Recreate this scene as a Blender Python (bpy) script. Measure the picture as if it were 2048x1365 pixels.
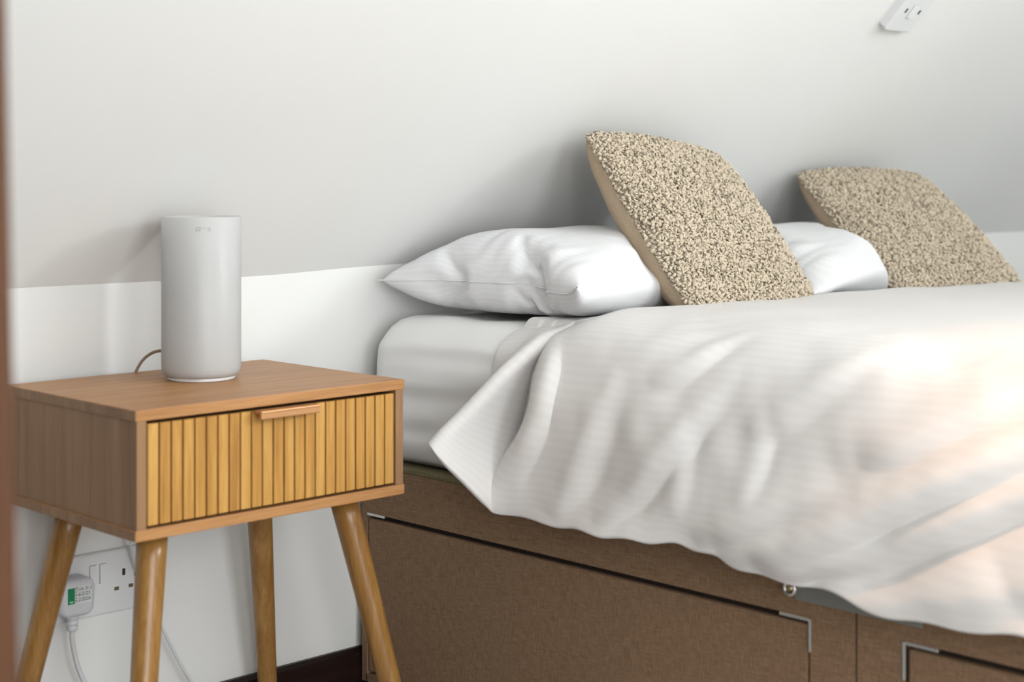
import bpy, math, random
import numpy as np
from mathutils import Vector, Matrix

random.seed(7)
rng = np.random.default_rng(7)
scene = bpy.context.scene
col = scene.collection
for o in list(bpy.data.objects):
    bpy.data.objects.remove(o, do_unlink=True)

# ------------------------------------------------------------------ camera
# World: x runs along the low head wall, y points into that wall (wall at y = 0), z up, metres.
CAM = (-0.962, -1.95, 0.83)
cam_d = bpy.data.cameras.new('camera')
cam = bpy.data.objects.new('camera', cam_d)
col.objects.link(cam)
cam.location = CAM
cam.rotation_euler = (math.radians(90), 0, -math.atan2(0.699, 0.715))
cam_d.sensor_width = 36.0
cam_d.lens = 3194 / 2048 * 36.0
cam_d.shift_y = -(682.5 - 347) / 2048
cam_d.clip_start = 0.02
cam_d.dof.use_dof = True
cam_d.dof.focus_distance = 2.33
cam_d.dof.aperture_fstop = 4.0
scene.camera = cam

# ------------------------------------------------------------------ world, daylight, exposure
scene.view_settings.view_transform = 'Standard'
scene.view_settings.look = 'None'
scene.view_settings.gamma = 1.0
scene.view_settings.use_curve_mapping = False
scene.view_settings.exposure = 0.0

world = bpy.data.worlds.new('sky')
scene.world = world
world.use_nodes = True
wn = world.node_tree
wn.nodes['Background'].inputs[0].default_value = (0.80, 0.88, 1.0, 1)
wn.nodes['Background'].inputs[1].default_value = 1.0

WIN = dict(x=2.75, y0=-4.25, y1=-3.55, z0=1.66, z1=2.28)      # main window, right hand wall
WIN2 = dict(y=-4.6, x0=-1.2, x1=-0.2, z0=0.12, z1=2.05)         # glazed door, wall behind the camera
FILL_WIN = dict(x=-1.8, y0=-4.3, y1=-3.4, z0=0.75, z1=1.95)        # unseen window added as fill, left hand wall


def area_light(name, loc, rot, sx, sy, energy, color, spread=math.pi):
    d = bpy.data.lights.new(name, 'AREA')
    d.shape = 'RECTANGLE'
    d.size, d.size_y = sx, sy
    d.energy = energy
    d.color = color
    d.spread = spread
    o = bpy.data.objects.new(name, d)
    o.location = loc
    o.rotation_euler = rot
    col.objects.link(o)
    return o


area_light('window_daylight', (WIN['x'] - 0.03, (WIN['y0'] + WIN['y1']) / 2, (WIN['z0'] + WIN['z1']) / 2),
           (0, math.radians(90), 0), WIN['z1'] - WIN['z0'], WIN['y1'] - WIN['y0'], 94, (0.94, 0.985, 1.0), math.radians(150))
area_light('rear_glazing_daylight', ((WIN2['x0'] + WIN2['x1']) / 2, WIN2['y'] + 0.03, (WIN2['z0'] + WIN2['z1']) / 2),
           (math.radians(90), 0, 0), WIN2['x1'] - WIN2['x0'], WIN2['z1'] - WIN2['z0'], 52, (0.94, 0.975, 1.0))
area_light('left_fill_light', (FILL_WIN['x'] + 0.03, (FILL_WIN['y0'] + FILL_WIN['y1']) / 2, (FILL_WIN['z0'] + FILL_WIN['z1']) / 2),
           (0, math.radians(-90), 0), FILL_WIN['z1'] - FILL_WIN['z0'], FILL_WIN['y1'] - FILL_WIN['y0'], 40, (1.0, 0.98, 0.95))
scene.cycles.max_bounces = 6
scene.cycles.diffuse_bounces = 3
scene.cycles.glossy_bounces = 2
scene.cycles.transmission_bounces = 5
scene.cycles.caustics_reflective = False
scene.cycles.caustics_refractive = False


# ------------------------------------------------------------------ material helpers
def new_mat(name):
    m = bpy.data.materials.new(name)
    m.use_nodes = True
    nt = m.node_tree
    b = nt.nodes['Principled BSDF']
    return m, nt, b


def node(nt, kind, **kw):
    n = nt.nodes.new(kind)
    for k, v in kw.items():
        if k.startswith('i_'):
            n.inputs[k[2:].replace('_', ' ')].default_value = v
        else:
            setattr(n, k, v)
    return n


def link(nt, a, ao, b, bi):
    nt.links.new(a.outputs[ao], b.inputs[bi])


def ramp(nt, stops):
    r = nt.nodes.new('ShaderNodeValToRGB')
    e = r.color_ramp.elements
    while len(e) > 1:
        e.remove(e[-1])
    e[0].position, e[0].color = stops[0][0], (*stops[0][1], 1)
    for p, c in stops[1:]:
        k = e.new(p)
        k.color = (*c, 1)
    return r


def plain(name, color, rough=0.5, metallic=0.0, **kw):
    m, nt, b = new_mat(name)
    b.inputs['Base Color'].default_value = (*color, 1)
    b.inputs['Roughness'].default_value = rough
    b.inputs['Metallic'].default_value = metallic
    for k, v in kw.items():
        b.inputs[k.replace('_', ' ')].default_value = v
    return m


def plaster(name, color):
    """Matt paint with a faint large-scale unevenness of tone (the relief is in the mesh)."""
    m = bpy.data.materials.new(name)
    m.use_nodes = True
    nt = m.node_tree
    nt.nodes.remove(nt.nodes['Principled BSDF'])
    b = node(nt, 'ShaderNodeBsdfDiffuse')
    tc = node(nt, 'ShaderNodeTexCoord')
    n2 = node(nt, 'ShaderNodeTexNoise', i_Scale=1.6, i_Detail=1.0)
    link(nt, tc, 'Object', n2, 'Vector')
    r = ramp(nt, [(0.3, tuple(c * 0.965 for c in color)), (0.7, color)])
    link(nt, n2, 'Fac', r, 'Fac')
    link(nt, r, 'Color', b, 'Color')
    nt.links.new(b.outputs[0], nt.nodes['Material Output'].inputs['Surface'])
    return m


def wood(name, c_dark, c_mid, c_light, axis='x', rough=0.45, grain=1.0, vary=0.25, streak=26.0, coat=0.0):
    """Grain runs along the given object-space axis; every object gets its own offset and tone."""
    m, nt, b = new_mat(name)
    tc = node(nt, 'ShaderNodeTexCoord')
    oi = node(nt, 'ShaderNodeObjectInfo')
    mul = node(nt, 'ShaderNodeMath', operation='MULTIPLY')
    mul.inputs[1].default_value = 37.0
    link(nt, oi, 'Random', mul, 0)
    add = node(nt, 'ShaderNodeVectorMath', operation='ADD')
    link(nt, tc, 'Object', add, 0)
    cmb = node(nt, 'ShaderNodeCombineXYZ')
    for i in range(3):
        nt.links.new(mul.outputs[0], cmb.inputs[i])
    link(nt, cmb, 'Vector', add, 1)
    mp = node(nt, 'ShaderNodeMapping')
    s = [streak * 3.2] * 3
    s['xyz'.index(axis)] = streak * 0.16
    mp.inputs['Scale'].default_value = s
    link(nt, add, 'Vector', mp, 'Vector')
    n1 = node(nt, 'ShaderNodeTexNoise', i_Scale=1.0, i_Detail=8.0, i_Roughness=0.62, i_Distortion=0.6)
    link(nt, mp, 'Vector', n1, 'Vector')
    mp2 = node(nt, 'ShaderNodeMapping')
    s2 = [streak * 26] * 3
    s2['xyz'.index(axis)] = streak * 1.0
    mp2.inputs['Scale'].default_value = s2
    link(nt, add, 'Vector', mp2, 'Vector')
    n2 = node(nt, 'ShaderNodeTexNoise', i_Scale=1.0, i_Detail=3.0, i_Roughness=0.6)
    link(nt, mp2, 'Vector', n2, 'Vector')
    mx = node(nt, 'ShaderNodeMix', data_type='FLOAT')
    mx.inputs[0].default_value = 0.30 * grain
    nt.links.new(n1.outputs['Fac'], mx.inputs[2])
    nt.links.new(n2.outputs['Fac'], mx.inputs[3])
    # per-object tone shift
    sub = node(nt, 'ShaderNodeMath', operation='MULTIPLY_ADD')
    sub.inputs[1].default_value = vary
    sub.inputs[2].default_value = -vary / 2
    link(nt, oi, 'Random', sub, 0)
    ad2 = node(nt, 'ShaderNodeMath', operation='ADD')
    nt.links.new(mx.outputs[0], ad2.inputs[0])
    nt.links.new(sub.outputs[0], ad2.inputs[1])
    r = ramp(nt, [(0.30, c_dark), (0.50, c_mid), (0.70, c_light)])
    nt.links.new(ad2.outputs[0], r.inputs[0])
    link(nt, r, 'Color', b, 'Base Color')
    bp = node(nt, 'ShaderNodeBump', i_Strength=0.12, i_Distance=0.002)
    link(nt, n2, 'Fac', bp, 'Height')
    link(nt, bp, 'Normal', b, 'Normal')
    b.inputs['Roughness'].default_value = rough
    b.inputs['Coat Weight'].default_value = coat
    b.inputs['Specular IOR Level'].default_value = 0.32
    b.inputs['Coat Roughness'].default_value = 0.2
    return m


def linen(name, c0, c1, c2, scale=420.0, rough=0.9):
    """Woven upholstery: crossed thread noise in the face plane (y along, z up)."""
    m, nt, b = new_mat(name)
    tc = node(nt, 'ShaderNodeTexCoord')
    outs = []
    for sc in ((scale * 1.2, scale * 0.07, scale * 1.2), (scale * 1.0, scale * 1.0, scale * 0.08)):
        mp = node(nt, 'ShaderNodeMapping')
        mp.inputs['Scale'].default_value = sc
        link(nt, tc, 'Object', mp, 'Vector')
        n = node(nt, 'ShaderNodeTexNoise', i_Scale=1.0, i_Detail=3.0, i_Roughness=0.65)
        link(nt, mp, 'Vector', n, 'Vector')
        outs.append(n)
    mx = node(nt, 'ShaderNodeMath', operation='ADD')
    nt.links.new(outs[0].outputs['Fac'], mx.inputs[0])
    nt.links.new(outs[1].outputs['Fac'], mx.inputs[1])
    half = node(nt, 'ShaderNodeMath', operation='MULTIPLY')
    half.inputs[1].default_value = 0.5
    nt.links.new(mx.outputs[0], half.inputs[0])
    r = ramp(nt, [(0.36, c0), (0.5, c1), (0.64, c2)])
    nt.links.new(half.outputs[0], r.inputs[0])
    link(nt, r, 'Color', b, 'Base Color')
    bp = node(nt, 'ShaderNodeBump', i_Strength=0.25, i_Distance=0.0015)
    nt.links.new(half.outputs[0], bp.inputs['Height'])
    link(nt, bp, 'Normal', b, 'Normal')
    b.inputs['Roughness'].default_value = rough
    return m


def cotton(name, color, stripe=0.0125, use_uv=True, contrast=1.0, rough=0.62, crumple=0.25, crumple_scale=16.0):
    """White bed linen with woven satin stripes (UV in metres, stripes along u)."""
    m, nt, b = new_mat(name)
    tc = node(nt, 'ShaderNodeTexCoord')
    sep = node(nt, 'ShaderNodeSeparateXYZ')
    link(nt, tc, 'UV', sep, 'Vector')
    mul = node(nt, 'ShaderNodeMath', operation='MULTIPLY')
    mul.inputs[1].default_value = 2 * math.pi / stripe
    nt.links.new(sep.outputs['Y'], mul.inputs[0])
    sn = node(nt, 'ShaderNodeMath', operation='SINE')
    nt.links.new(mul.outputs[0], sn.inputs[0])
    r = node(nt, 'ShaderNodeMapRange')
    r.inputs['From Min'].default_value = -0.35
    r.inputs['From Max'].default_value = 0.35
    nt.links.new(sn.outputs[0], r.inputs['Value'])
    mc = node(nt, 'ShaderNodeMix', data_type='RGBA')
    d = 0.035 * contrast
    mc.inputs[6].default_value = (*[c * (1 - d) for c in color], 1)
    mc.inputs[7].default_value = (*[min(1, c * (1 + d)) for c in color], 1)
    nt.links.new(r.outputs['Result'], mc.inputs[0])
    nt.links.new(mc.outputs[2], b.inputs['Base Color'])
    mr = node(nt, 'ShaderNodeMapRange')
    mr.inputs['To Min'].default_value = min(1, rough + 0.16 * contrast)
    mr.inputs['To Max'].default_value = rough - 0.20 * contrast
    nt.links.new(r.outputs['Result'], mr.inputs['Value'])
    nt.links.new(mr.outputs['Result'], b.inputs['Roughness'])
    if crumple:
        n = node(nt, 'ShaderNodeTexNoise', i_Scale=crumple_scale, i_Detail=2.0, i_Roughness=0.5)
        link(nt, tc, 'Object', n, 'Vector')
        bp = node(nt, 'ShaderNodeBump', i_Strength=crumple, i_Distance=0.02)
        link(nt, n, 'Fac', bp, 'Height')
        link(nt, bp, 'Normal', b, 'Normal')
    return m


M = {}
M['wall'] = plaster('white_plaster', (0.87, 0.87, 0.855))
M['ceiling'] = plaster('white_ceiling_paint', (0.87, 0.87, 0.855))
M['floor'] = plaster('pale_bounce_floor', (0.50, 0.495, 0.485))  # floor is out of view; pale tone chosen to bounce light upward
M['baseboard'] = wood('mahogany_baseboard', (0.010, 0.0035, 0.003), (0.016, 0.006, 0.005), (0.028, 0.010, 0.008), 'x', 0.38, streak=12)
M['door'] = wood('orange_brown_door_wood', (0.045, 0.015, 0.0035), (0.063, 0.021, 0.005), (0.082, 0.029, 0.007), 'z', 0.6, streak=10)
OAK = ((0.32, 0.150, 0.055), (0.46, 0.228, 0.088), (0.57, 0.315, 0.140))
M['oak_x'] = wood('oak_laminate_along', *OAK, 'x', 0.42, vary=0.05)
M['oak_z'] = wood('oak_laminate_upright', *OAK, 'z', 0.42, vary=0.05)
M['oak_shaded'] = wood('oak_laminate_shaded', (0.20, 0.105, 0.050), (0.29, 0.160, 0.078), (0.37, 0.215, 0.115), 'z', 0.5, vary=0.05, streak=14)  # same oak, with the shade of the side faces put into its colour
M['slat'] = wood('golden_slat_wood', (0.29, 0.125, 0.024), (0.50, 0.255, 0.060), (0.64, 0.37, 0.110), 'z', 0.5, vary=0.11, streak=20)
M['groove'] = wood('groove_wood', (0.10, 0.045, 0.015), (0.15, 0.07, 0.022), (0.2, 0.1, 0.03), 'z', 0.7)
M['leg'] = wood('varnished_leg_wood', (0.20, 0.085, 0.018), (0.33, 0.165, 0.045), (0.46, 0.26, 0.085), 'z', 0.32, vary=0.1, streak=16, coat=0.35)
M['brass'] = plain('copper_coated_metal', (0.62, 0.33, 0.15), 0.38, 0.55)
M['dark'] = plain('dark_gap', (0.02, 0.012, 0.008), 0.9)
M['linen'] = linen('brown_linen', (0.160, 0.093, 0.048), (0.228, 0.138, 0.078), (0.305, 0.198, 0.118), 760.0)
M['olive'] = linen('olive_piping', (0.12, 0.10, 0.045), (0.17, 0.145, 0.07), (0.22, 0.19, 0.10))
M['chrome'] = plain('brushed_metal', (0.72, 0.72, 0.70), 0.34, 1.0)
M['steel'] = plain('grey_steel', (0.30, 0.31, 0.29), 0.5, 0.7)
M['brassbolt'] = plain('brass_bolt', (0.62, 0.50, 0.30), 0.3, 1.0)
M['duvet'] = cotton('white_satin_stripe_cotton', (0.775, 0.755, 0.74), 0.0125, contrast=0.36, crumple=0.0)
M['pillow'] = cotton('pillow_stripe_cotton', (0.83, 0.835, 0.85), 0.012, contrast=0.45, crumple=0.0)
M['sheet'] = cotton('plain_white_sheet', (0.90, 0.90, 0.89), 0.012, contrast=0.0, crumple=0.0)
M['pile'] = plain('beige_sherpa_pile', (0.655, 0.56, 0.43), 0.95)
M['pile_base'] = plain('beige_sherpa_backing', (0.52, 0.43, 0.32), 0.95)
M['canvas'] = linen('plain_beige_canvas', (0.44, 0.33, 0.22), (0.52, 0.40, 0.275), (0.58, 0.455, 0.32), 900)
M['plastic'] = plain('white_plastic', (0.80, 0.81, 0.82), 0.35)
M['plug'] = plain('pale_grey_plastic', (0.72, 0.73, 0.77), 0.45)
M['cable'] = plain('white_cable', (0.70, 0.71, 0.73), 0.5)
M['cord'] = plain('taupe_fabric_cord', (0.36, 0.285, 0.225), 0.8)
M['hole'] = plain('socket_hole', (0.03, 0.025, 0.02), 0.6)
M['holegold'] = plain('socket_shutter', (0.14, 0.11, 0.06), 0.5)
M['ink'] = plain('black_ink', (0.03, 0.03, 0.035), 0.7)
M['greyink'] = plain('grey_print', (0.42, 0.42, 0.42), 0.6)
M['green'] = plain('green_label', (0.0, 0.24, 0.09), 0.45)
M['green_light'] = plain('pale_green_mark', (0.30, 0.65, 0.45), 0.45)
M['label'] = plain('white_label', (0.78, 0.82, 0.82), 0.4)
M['bulb'] = plain('bulb_holder', (0.30, 0.295, 0.29), 0.5)
M['white_metal'] = plain('white_lacquer', (0.80, 0.80, 0.81), 0.3)
M['warm_lens'] = plain('warm_lamp_lens', (0.9, 0.8, 0.6), 0.4, Emission_Color=(1.0, 0.7, 0.4, 1), Emission_Strength=4.0)
M['frame_white'] = plain('white_window_paint', (0.8, 0.8, 0.8), 0.4)


def frosted_glass():
    m = bpy.data.materials.new('frosted_white_glass')
    m.use_nodes = True
    nt = m.node_tree
    out = nt.nodes['Material Output']
    b = nt.nodes['Principled BSDF']
    b.inputs['Base Color'].default_value = (0.95, 0.95, 0.945, 1)
    b.inputs['Roughness'].default_value = 0.32
    tr = node(nt, 'ShaderNodeBsdfTranslucent')
    tr.inputs['Color'].default_value = (0.97, 0.965, 0.955, 1)
    rf = node(nt, 'ShaderNodeBsdfRefraction')
    rf.inputs['Color'].default_value = (0.99, 0.99, 0.99, 1)
    rf.inputs['Roughness'].default_value = 0.30
    rf.inputs['IOR'].default_value = 1.18
    m1 = node(nt, 'ShaderNodeMixShader')
    m1.inputs[0].default_value = 0.45
    nt.links.new(tr.outputs[0], m1.inputs[1])
    nt.links.new(rf.outputs[0], m1.inputs[2])
    m2 = node(nt, 'ShaderNodeMixShader')
    m2.inputs[0].default_value = 0.57
    nt.links.new(b.outputs[0], m2.inputs[1])
    nt.links.new(m1.outputs[0], m2.inputs[2])
    nt.links.new(m2.outputs[0], out.inputs['Surface'])
    return m


M['frost'] = frosted_glass()


def pane_glass():
    m, nt, b = new_mat('clear_window_glass')
    b.inputs['Transmission Weight'].default_value = 1.0
    b.inputs['Roughness'].default_value = 0.0
    b.inputs['IOR'].default_value = 1.45
    return m


M['glass'] = pane_glass()

# ------------------------------------------------------------------ object helpers
ORIGIN = {}


def tag(o, label=None, cat=None, group=None, kind=None):
    if label:
        o['label'] = label
    if cat:
        o['category'] = cat
    if group:
        o['group'] = group
    if kind:
        o['kind'] = kind
    return o


def thing(name, label, cat, loc=(0, 0, 0), group=None):
    o = bpy.data.objects.new(name, None)
    o.empty_display_size = 0.05
    col.objects.link(o)
    o.location = loc
    ORIGIN[o.name] = np.array(loc, float)
    return tag(o, label, cat, group)


def mesh(name, V, F, mat, parent=None, smooth=False, uv=None, kind=None, origin=None):
    """V in world coordinates; parent is an unrotated Empty or a part of one."""
    V = np.asarray(V, float)
    base = ORIGIN[parent.name] if parent is not None else (np.array(origin, float) if origin is not None else np.zeros(3))
    me = bpy.data.meshes.new(name)
    me.from_pydata((V - base).tolist(), [], F)
    if smooth:
        me.polygons.foreach_set('use_smooth', [True] * len(me.polygons))
    if uv is not None:
        lay = me.uv_layers.new(name='uv')
        li = np.empty(len(me.loops), int)
        me.loops.foreach_get('vertex_index', li)
        lay.data.foreach_set('uv', np.asarray(uv, float)[li].ravel())
    me.update()
    o = bpy.data.objects.new(name, me)
    col.objects.link(o)
    if mat is not None:
        me.materials.append(mat)
    if parent is not None:
        o.parent = parent
        ORIGIN[o.name] = base
    else:
        o.location = base
        ORIGIN[o.name] = base
    if kind:
        o['kind'] = kind
    return o


BOXF = [(0, 3, 2, 1), (4, 5, 6, 7), (0, 1, 5, 4), (1, 2, 6, 5), (2, 3, 7, 6), (3, 0, 4, 7)]


def boxv(lo, hi):
    x0, y0, z0 = lo
    x1, y1, z1 = hi
    return [(x0, y0, z0), (x1, y0, z0), (x1, y1, z0), (x0, y1, z0), (x0, y0, z1), (x1, y0, z1), (x1, y1, z1), (x0, y1, z1)]


def merge(parts):
    V, F = [], []
    for v, f in parts:
        n = len(V)
        V += [tuple(p) for p in v]
        F += [tuple(i + n for i in q) for q in f]
    return V, F


def bevel(o, w, seg=2):
    m = o.modifiers.new('bevel', 'BEVEL')
    m.width = w
    m.segments = seg
    m.limit_method = 'ANGLE'
    return o


def box(name, lo, hi, mat, parent=None, bev=0.001, kind=None):
    o = mesh(name, boxv(lo, hi), BOXF, mat, parent, kind=kind)
    if bev:
        bevel(o, bev)
    return o


def framed(V, O, X, Y, Z):
    """local (a, b, c) -> O + aX + bY + cZ"""
    V = np.asarray(V, float)
    return np.asarray(O) + V[:, :1] * np.asarray(X) + V[:, 1:2] * np.asarray(Y) + V[:, 2:3] * np.asarray(Z)


def lathe(profile, n=48, cap_bottom=False, cap_top=False):
    V, F = [], []
    for r, z in profile:
        for k in range(n):
            a = 2 * math.pi * k / n
            V.append((r * math.cos(a), r * math.sin(a), z))
    for i in range(len(profile) - 1):
        for k in range(n):
            k2 = (k + 1) % n
            F.append((i * n + k, i * n + k2, (i + 1) * n + k2, (i + 1) * n + k))
    if cap_bottom:
        F.append(tuple(reversed(range(n))))
    if cap_top:
        m = (len(profile) - 1) * n
        F.append(tuple(range(m, m + n)))
    return V, F


def spline(pts, n):
    """Catmull-Rom through pts, n samples per span."""
    P = np.array(pts, float)
    P = np.vstack([2 * P[0] - P[1], P, 2 * P[-1] - P[-2]])
    out = []
    for i in range(1, len(P) - 2):
        for t in np.linspace(0, 1, n, endpoint=False):
            a, b, c, d = P[i - 1], P[i], P[i + 1], P[i + 2]
            out.append(0.5 * ((2 * b) + (c - a) * t + (2 * a - 5 * b + 4 * c - d) * t * t + (3 * b - a - 3 * c + d) * t ** 3))
    out.append(P[-2])
    return np.array(out)


def tube(pts, r, sides=10, caps=True):
    P = np.asarray(pts, float)
    n = len(P)
    r = np.full(n, r) if np.isscalar(r) else np.asarray(r)
    T = np.gradient(P, axis=0)
    T /= np.linalg.norm(T, axis=1)[:, None]
    ref = np.array([0.31, 0.17, 0.93])
    V, F = [], []
    a = np.cross(T[0], ref)
    a /= np.linalg.norm(a)
    for i in range(n):
        a = a - T[i] * (a @ T[i])
        a /= np.linalg.norm(a)
        b = np.cross(T[i], a)
        for k in range(sides):
            t = 2 * math.pi * k / sides
            V.append(P[i] + r[i] * (math.cos(t) * a + math.sin(t) * b))
    for i in range(n - 1):
        for k in range(sides):
            k2 = (k + 1) % sides
            F.append((i * sides + k, i * sides + k2, (i + 1) * sides + k2, (i + 1) * sides + k))
    if caps:
        F.append(tuple(reversed(range(sides))))
        F.append(tuple(range((n - 1) * sides, n * sides)))
    return V, F


def sines(seed, n, fmin, fmax, dim=2):
    """Smooth random field made of n plane waves (frequencies in cycles per metre)."""
    g = np.random.default_rng(seed)
    fr = np.exp(g.uniform(np.log(fmin), np.log(fmax), n))
    dr = g.normal(size=(n, dim))
    dr /= np.linalg.norm(dr, axis=1)[:, None]
    ph = g.uniform(0, 6.28, n)
    amp = (fr / fmin) ** -0.9
    amp /= np.sqrt((amp ** 2).sum() / 2)

    def f(*c):
        out = 0
        for k in range(n):
            arg = ph[k]
            for d in range(dim):
                arg = arg + 2 * math.pi * fr[k] * dr[k, d] * c[d]
            out = out + amp[k] * np.sin(arg)
        return out
    return f


def grid_faces(nu, nv, flip=False):
    F = []
    for i in range(nu - 1):
        for j in range(nv - 1):
            q = (i * nv + j, (i + 1) * nv + j, (i + 1) * nv + j + 1, i * nv + j + 1)
            F.append(q[::-1] if flip else q)
    return F


def smooth01(t):
    t = np.clip(t, 0, 1)
    return t * t * (3 - 2 * t)


def text_mesh(body, size):
    """Flat lettering: returns 2D vertices and faces of a built-in font text."""
    cu = bpy.data.curves.new('lettering', 'FONT')
    cu.body = body
    cu.size = size
    cu.resolution_u = 3
    ob = bpy.data.objects.new('lettering', cu)
    col.objects.link(ob)
    dg = bpy.context.evaluated_depsgraph_get()
    me = bpy.data.meshes.new_from_object(ob.evaluated_get(dg))
    V = [tuple(v.co) for v in me.vertices]
    F = [tuple(p.vertices) for p in me.polygons]
    bpy.data.objects.remove(ob)
    bpy.data.curves.remove(cu)
    bpy.data.meshes.remove(me)
    return V, F


# ------------------------------------------------------------------ room shell
TAN = 1.07                      # sloped ceiling rises 1.07 m per metre
ZC = 0.682                      # height of the crease between knee wall and slope
ZTOP = 2.50
SY = -(ZTOP - ZC) / TAN         # where the slope meets the flat ceiling
XL, XR, YB = -1.80, 2.75, -4.60


def struct(name, V, F, mat, smooth=False):
    o = mesh(name, V, F, mat, smooth=smooth)
    o['kind'] = 'structure'
    return o


struct('floor', boxv((XL - .1, YB - .1, -0.05), (XR + .1, .1, 0.0)), BOXF, M['floor'])

# knee wall and slope: gently uneven plaster, shared wavy crease
nx, nz = 160, 24
xs = np.linspace(XL - .03, XR + .03, nx)
wob = sines(3, 10, 0.4, 3.0, 1)
crease = ZC + 0.0022 * wob(xs) - 0.002 * np.exp(-((xs - 0.45) / 0.12) ** 2)
bw = sines(5, 12, 0.6, 3.0)
P = np.zeros((nx, nz, 3))
for j, t in enumerate(np.linspace(0, 1, nz)):
    P[:, j, 0] = xs
    P[:, j, 2] = crease * t
    P[:, j, 1] = 0.0012 * bw(xs, crease * t) * min(1, 4 * (1 - t))
V, F = P.reshape(-1, 3).tolist(), grid_faces(nx, nz, True)
kb = len(V)
back = boxv((XL, 0.02, 0), (XR, 0.12, ZC + 0.1))
V += back
F += [tuple(i + kb for i in q) for q in BOXF]
wall_head = struct('wall_head', V, F, M['wall'], True)

ns = 60
P = np.zeros((nx, ns, 3))
sw = sines(9, 14, 0.5, 2.5)
for j, t in enumerate(np.linspace(0, 1, ns)):
    s = t * -SY
    off = 0.0028 * sw(xs, s) * min(1, t * 10)
    P[:, j, 0] = xs
    P[:, j, 1] = -s - off * 0.73
    P[:, j, 2] = crease * (1 - t) + ZTOP * t - off * 0.68
V, F = P.reshape(-1, 3).tolist(), grid_faces(nx, ns, True)
kb = len(V)
V += [(XL, 0.02, ZC + .03), (XR, 0.02, ZC + .03), (XR, SY + .02, ZTOP + .03), (XL, SY + .02, ZTOP + .03)]
F.append((kb, kb + 1, kb + 2, kb + 3))
struct('ceiling_slope', V, F, M['ceiling'], True)
struct('ceiling', boxv((XL, YB, ZTOP), (XR, SY + .02, ZTOP + .06)), BOXF, M['ceiling'])
prof = [(0.1, 0), (0.1, ZC + .1), (0, ZC), (SY, ZTOP), (SY, ZTOP + .05), (YB, ZTOP + .05), (YB, 0)]


def gable(name, x, holes=None):
    """Side wall under the roof line, as a 6 cm slab, with an optional window opening."""
    th = 0.06 if x > 0 else -0.06
    parts = []

    def prism(poly):
        n = len(poly)
        v = [(x, y, z) for y, z in poly] + [(x + th, y, z) for y, z in poly]
        f = [tuple(range(n)), tuple(reversed(range(n, 2 * n)))]
        f += [(i, i + n, (i + 1) % n + n, (i + 1) % n) for i in range(n)]
        parts.append((v, f))

    if holes is None:
        prism([(0, 0), (0, ZC), (SY, ZTOP), (YB, ZTOP), (YB, 0)])
    else:
        y0, y1, z0, z1 = holes
        prism([(0, 0), (0, ZC), (SY, ZTOP), (y1, ZTOP), (y1, 0)])
        prism([(y1, 0), (y1, z0), (y0, z0), (y0, 0)])
        prism([(y1, z1), (y1, ZTOP), (y0, ZTOP), (y0, z1)])
        prism([(y0, 0), (y0, ZTOP), (YB, ZTOP), (YB, 0)])
    V, F = merge(parts)
    return struct(name, V, F, M['wall'])


gable('wall_right', XR, (WIN['y0'], WIN['y1'], WIN['z0'], WIN['z1']))
gable('wall_left', XL, (FILL_WIN['y0'], FILL_WIN['y1'], FILL_WIN['z0'], FILL_WIN['z1']))
w2 = WIN2
parts = [(boxv((XL, YB - .06, 0), (w2['x0'], YB, ZTOP)), BOXF), (boxv((w2['x1'], YB - .06, 0), (XR, YB, ZTOP)), BOXF),
         (boxv((w2['x0'], YB - .06, 0), (w2['x1'], YB, w2['z0'])), BOXF), (boxv((w2['x0'], YB - .06, w2['z1']), (w2['x1'], YB, ZTOP)), BOXF)]
struct('wall_back', *merge(parts), M['wall'])


def window(name, lo, hi, axis):
    """Frame of four bars and a mullion with a glass pane; axis is the wall's normal."""
    a = 1 - axis
    t = 0.05
    parts = []

    def bar(l0, l1, z0, z1):
        p, q = list(lo), list(hi)
        p[a], q[a], p[2], q[2] = l0, l1, z0, z1
        parts.append((boxv(p, q), BOXF))
    bar(lo[a], lo[a] + t, lo[2], hi[2])
    bar(hi[a] - t, hi[a], lo[2], hi[2])
    bar(lo[a] + t, hi[a] - t, lo[2], lo[2] + t)
    bar(lo[a] + t, hi[a] - t, hi[2] - t, hi[2])
    mid = (lo[a] + hi[a]) / 2
    bar(mid - t / 2, mid + t / 2, lo[2] + t, hi[2] - t)
    o = struct(name, *merge(parts), M['frame_white'])
    for l0, l1 in ((lo[a] + t, mid - t / 2), (mid + t / 2, hi[a] - t)):
        p, q = list(lo), list(hi)
        c = (lo[axis] + hi[axis]) / 2
        p[axis], q[axis] = c - .002, c + .002
        p[a], q[a], p[2], q[2] = l0, l1, lo[2] + t, hi[2] - t
        mesh('pane', boxv(p, q), BOXF, M['glass'], o)
    return o


window('window_1', (XR + .01, WIN['y0'], WIN['z0']), (XR + .05, WIN['y1'], WIN['z1']), 0)
window('fill_window', (XL - .05, FILL_WIN['y0'], FILL_WIN['z0']), (XL - .01, FILL_WIN['y1'], FILL_WIN['z1']), 0)
window('window_2', (w2['x0'], YB - .05, w2['z0']), (w2['x1'], YB - .01, w2['z1']), 1)

# dark baseboard along the knee wall with a small rounded top
pr = [(0.0, 0.0), (-0.016, 0.0), (-0.016, 0.078), (-0.013, 0.088), (-0.006, 0.093), (0.0, 0.093)]
V = [(XL, y, z) for y, z in pr] + [(XR, y, z) for y, z in pr]
n = len(pr)
F = [tuple(range(n)), tuple(reversed(range(n, 2 * n)))] + [(i, (i + 1) % n, (i + 1) % n + n, i + n) for i in range(n)]
struct('baseboard_head', V, F, M['baseboard'])

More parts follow.
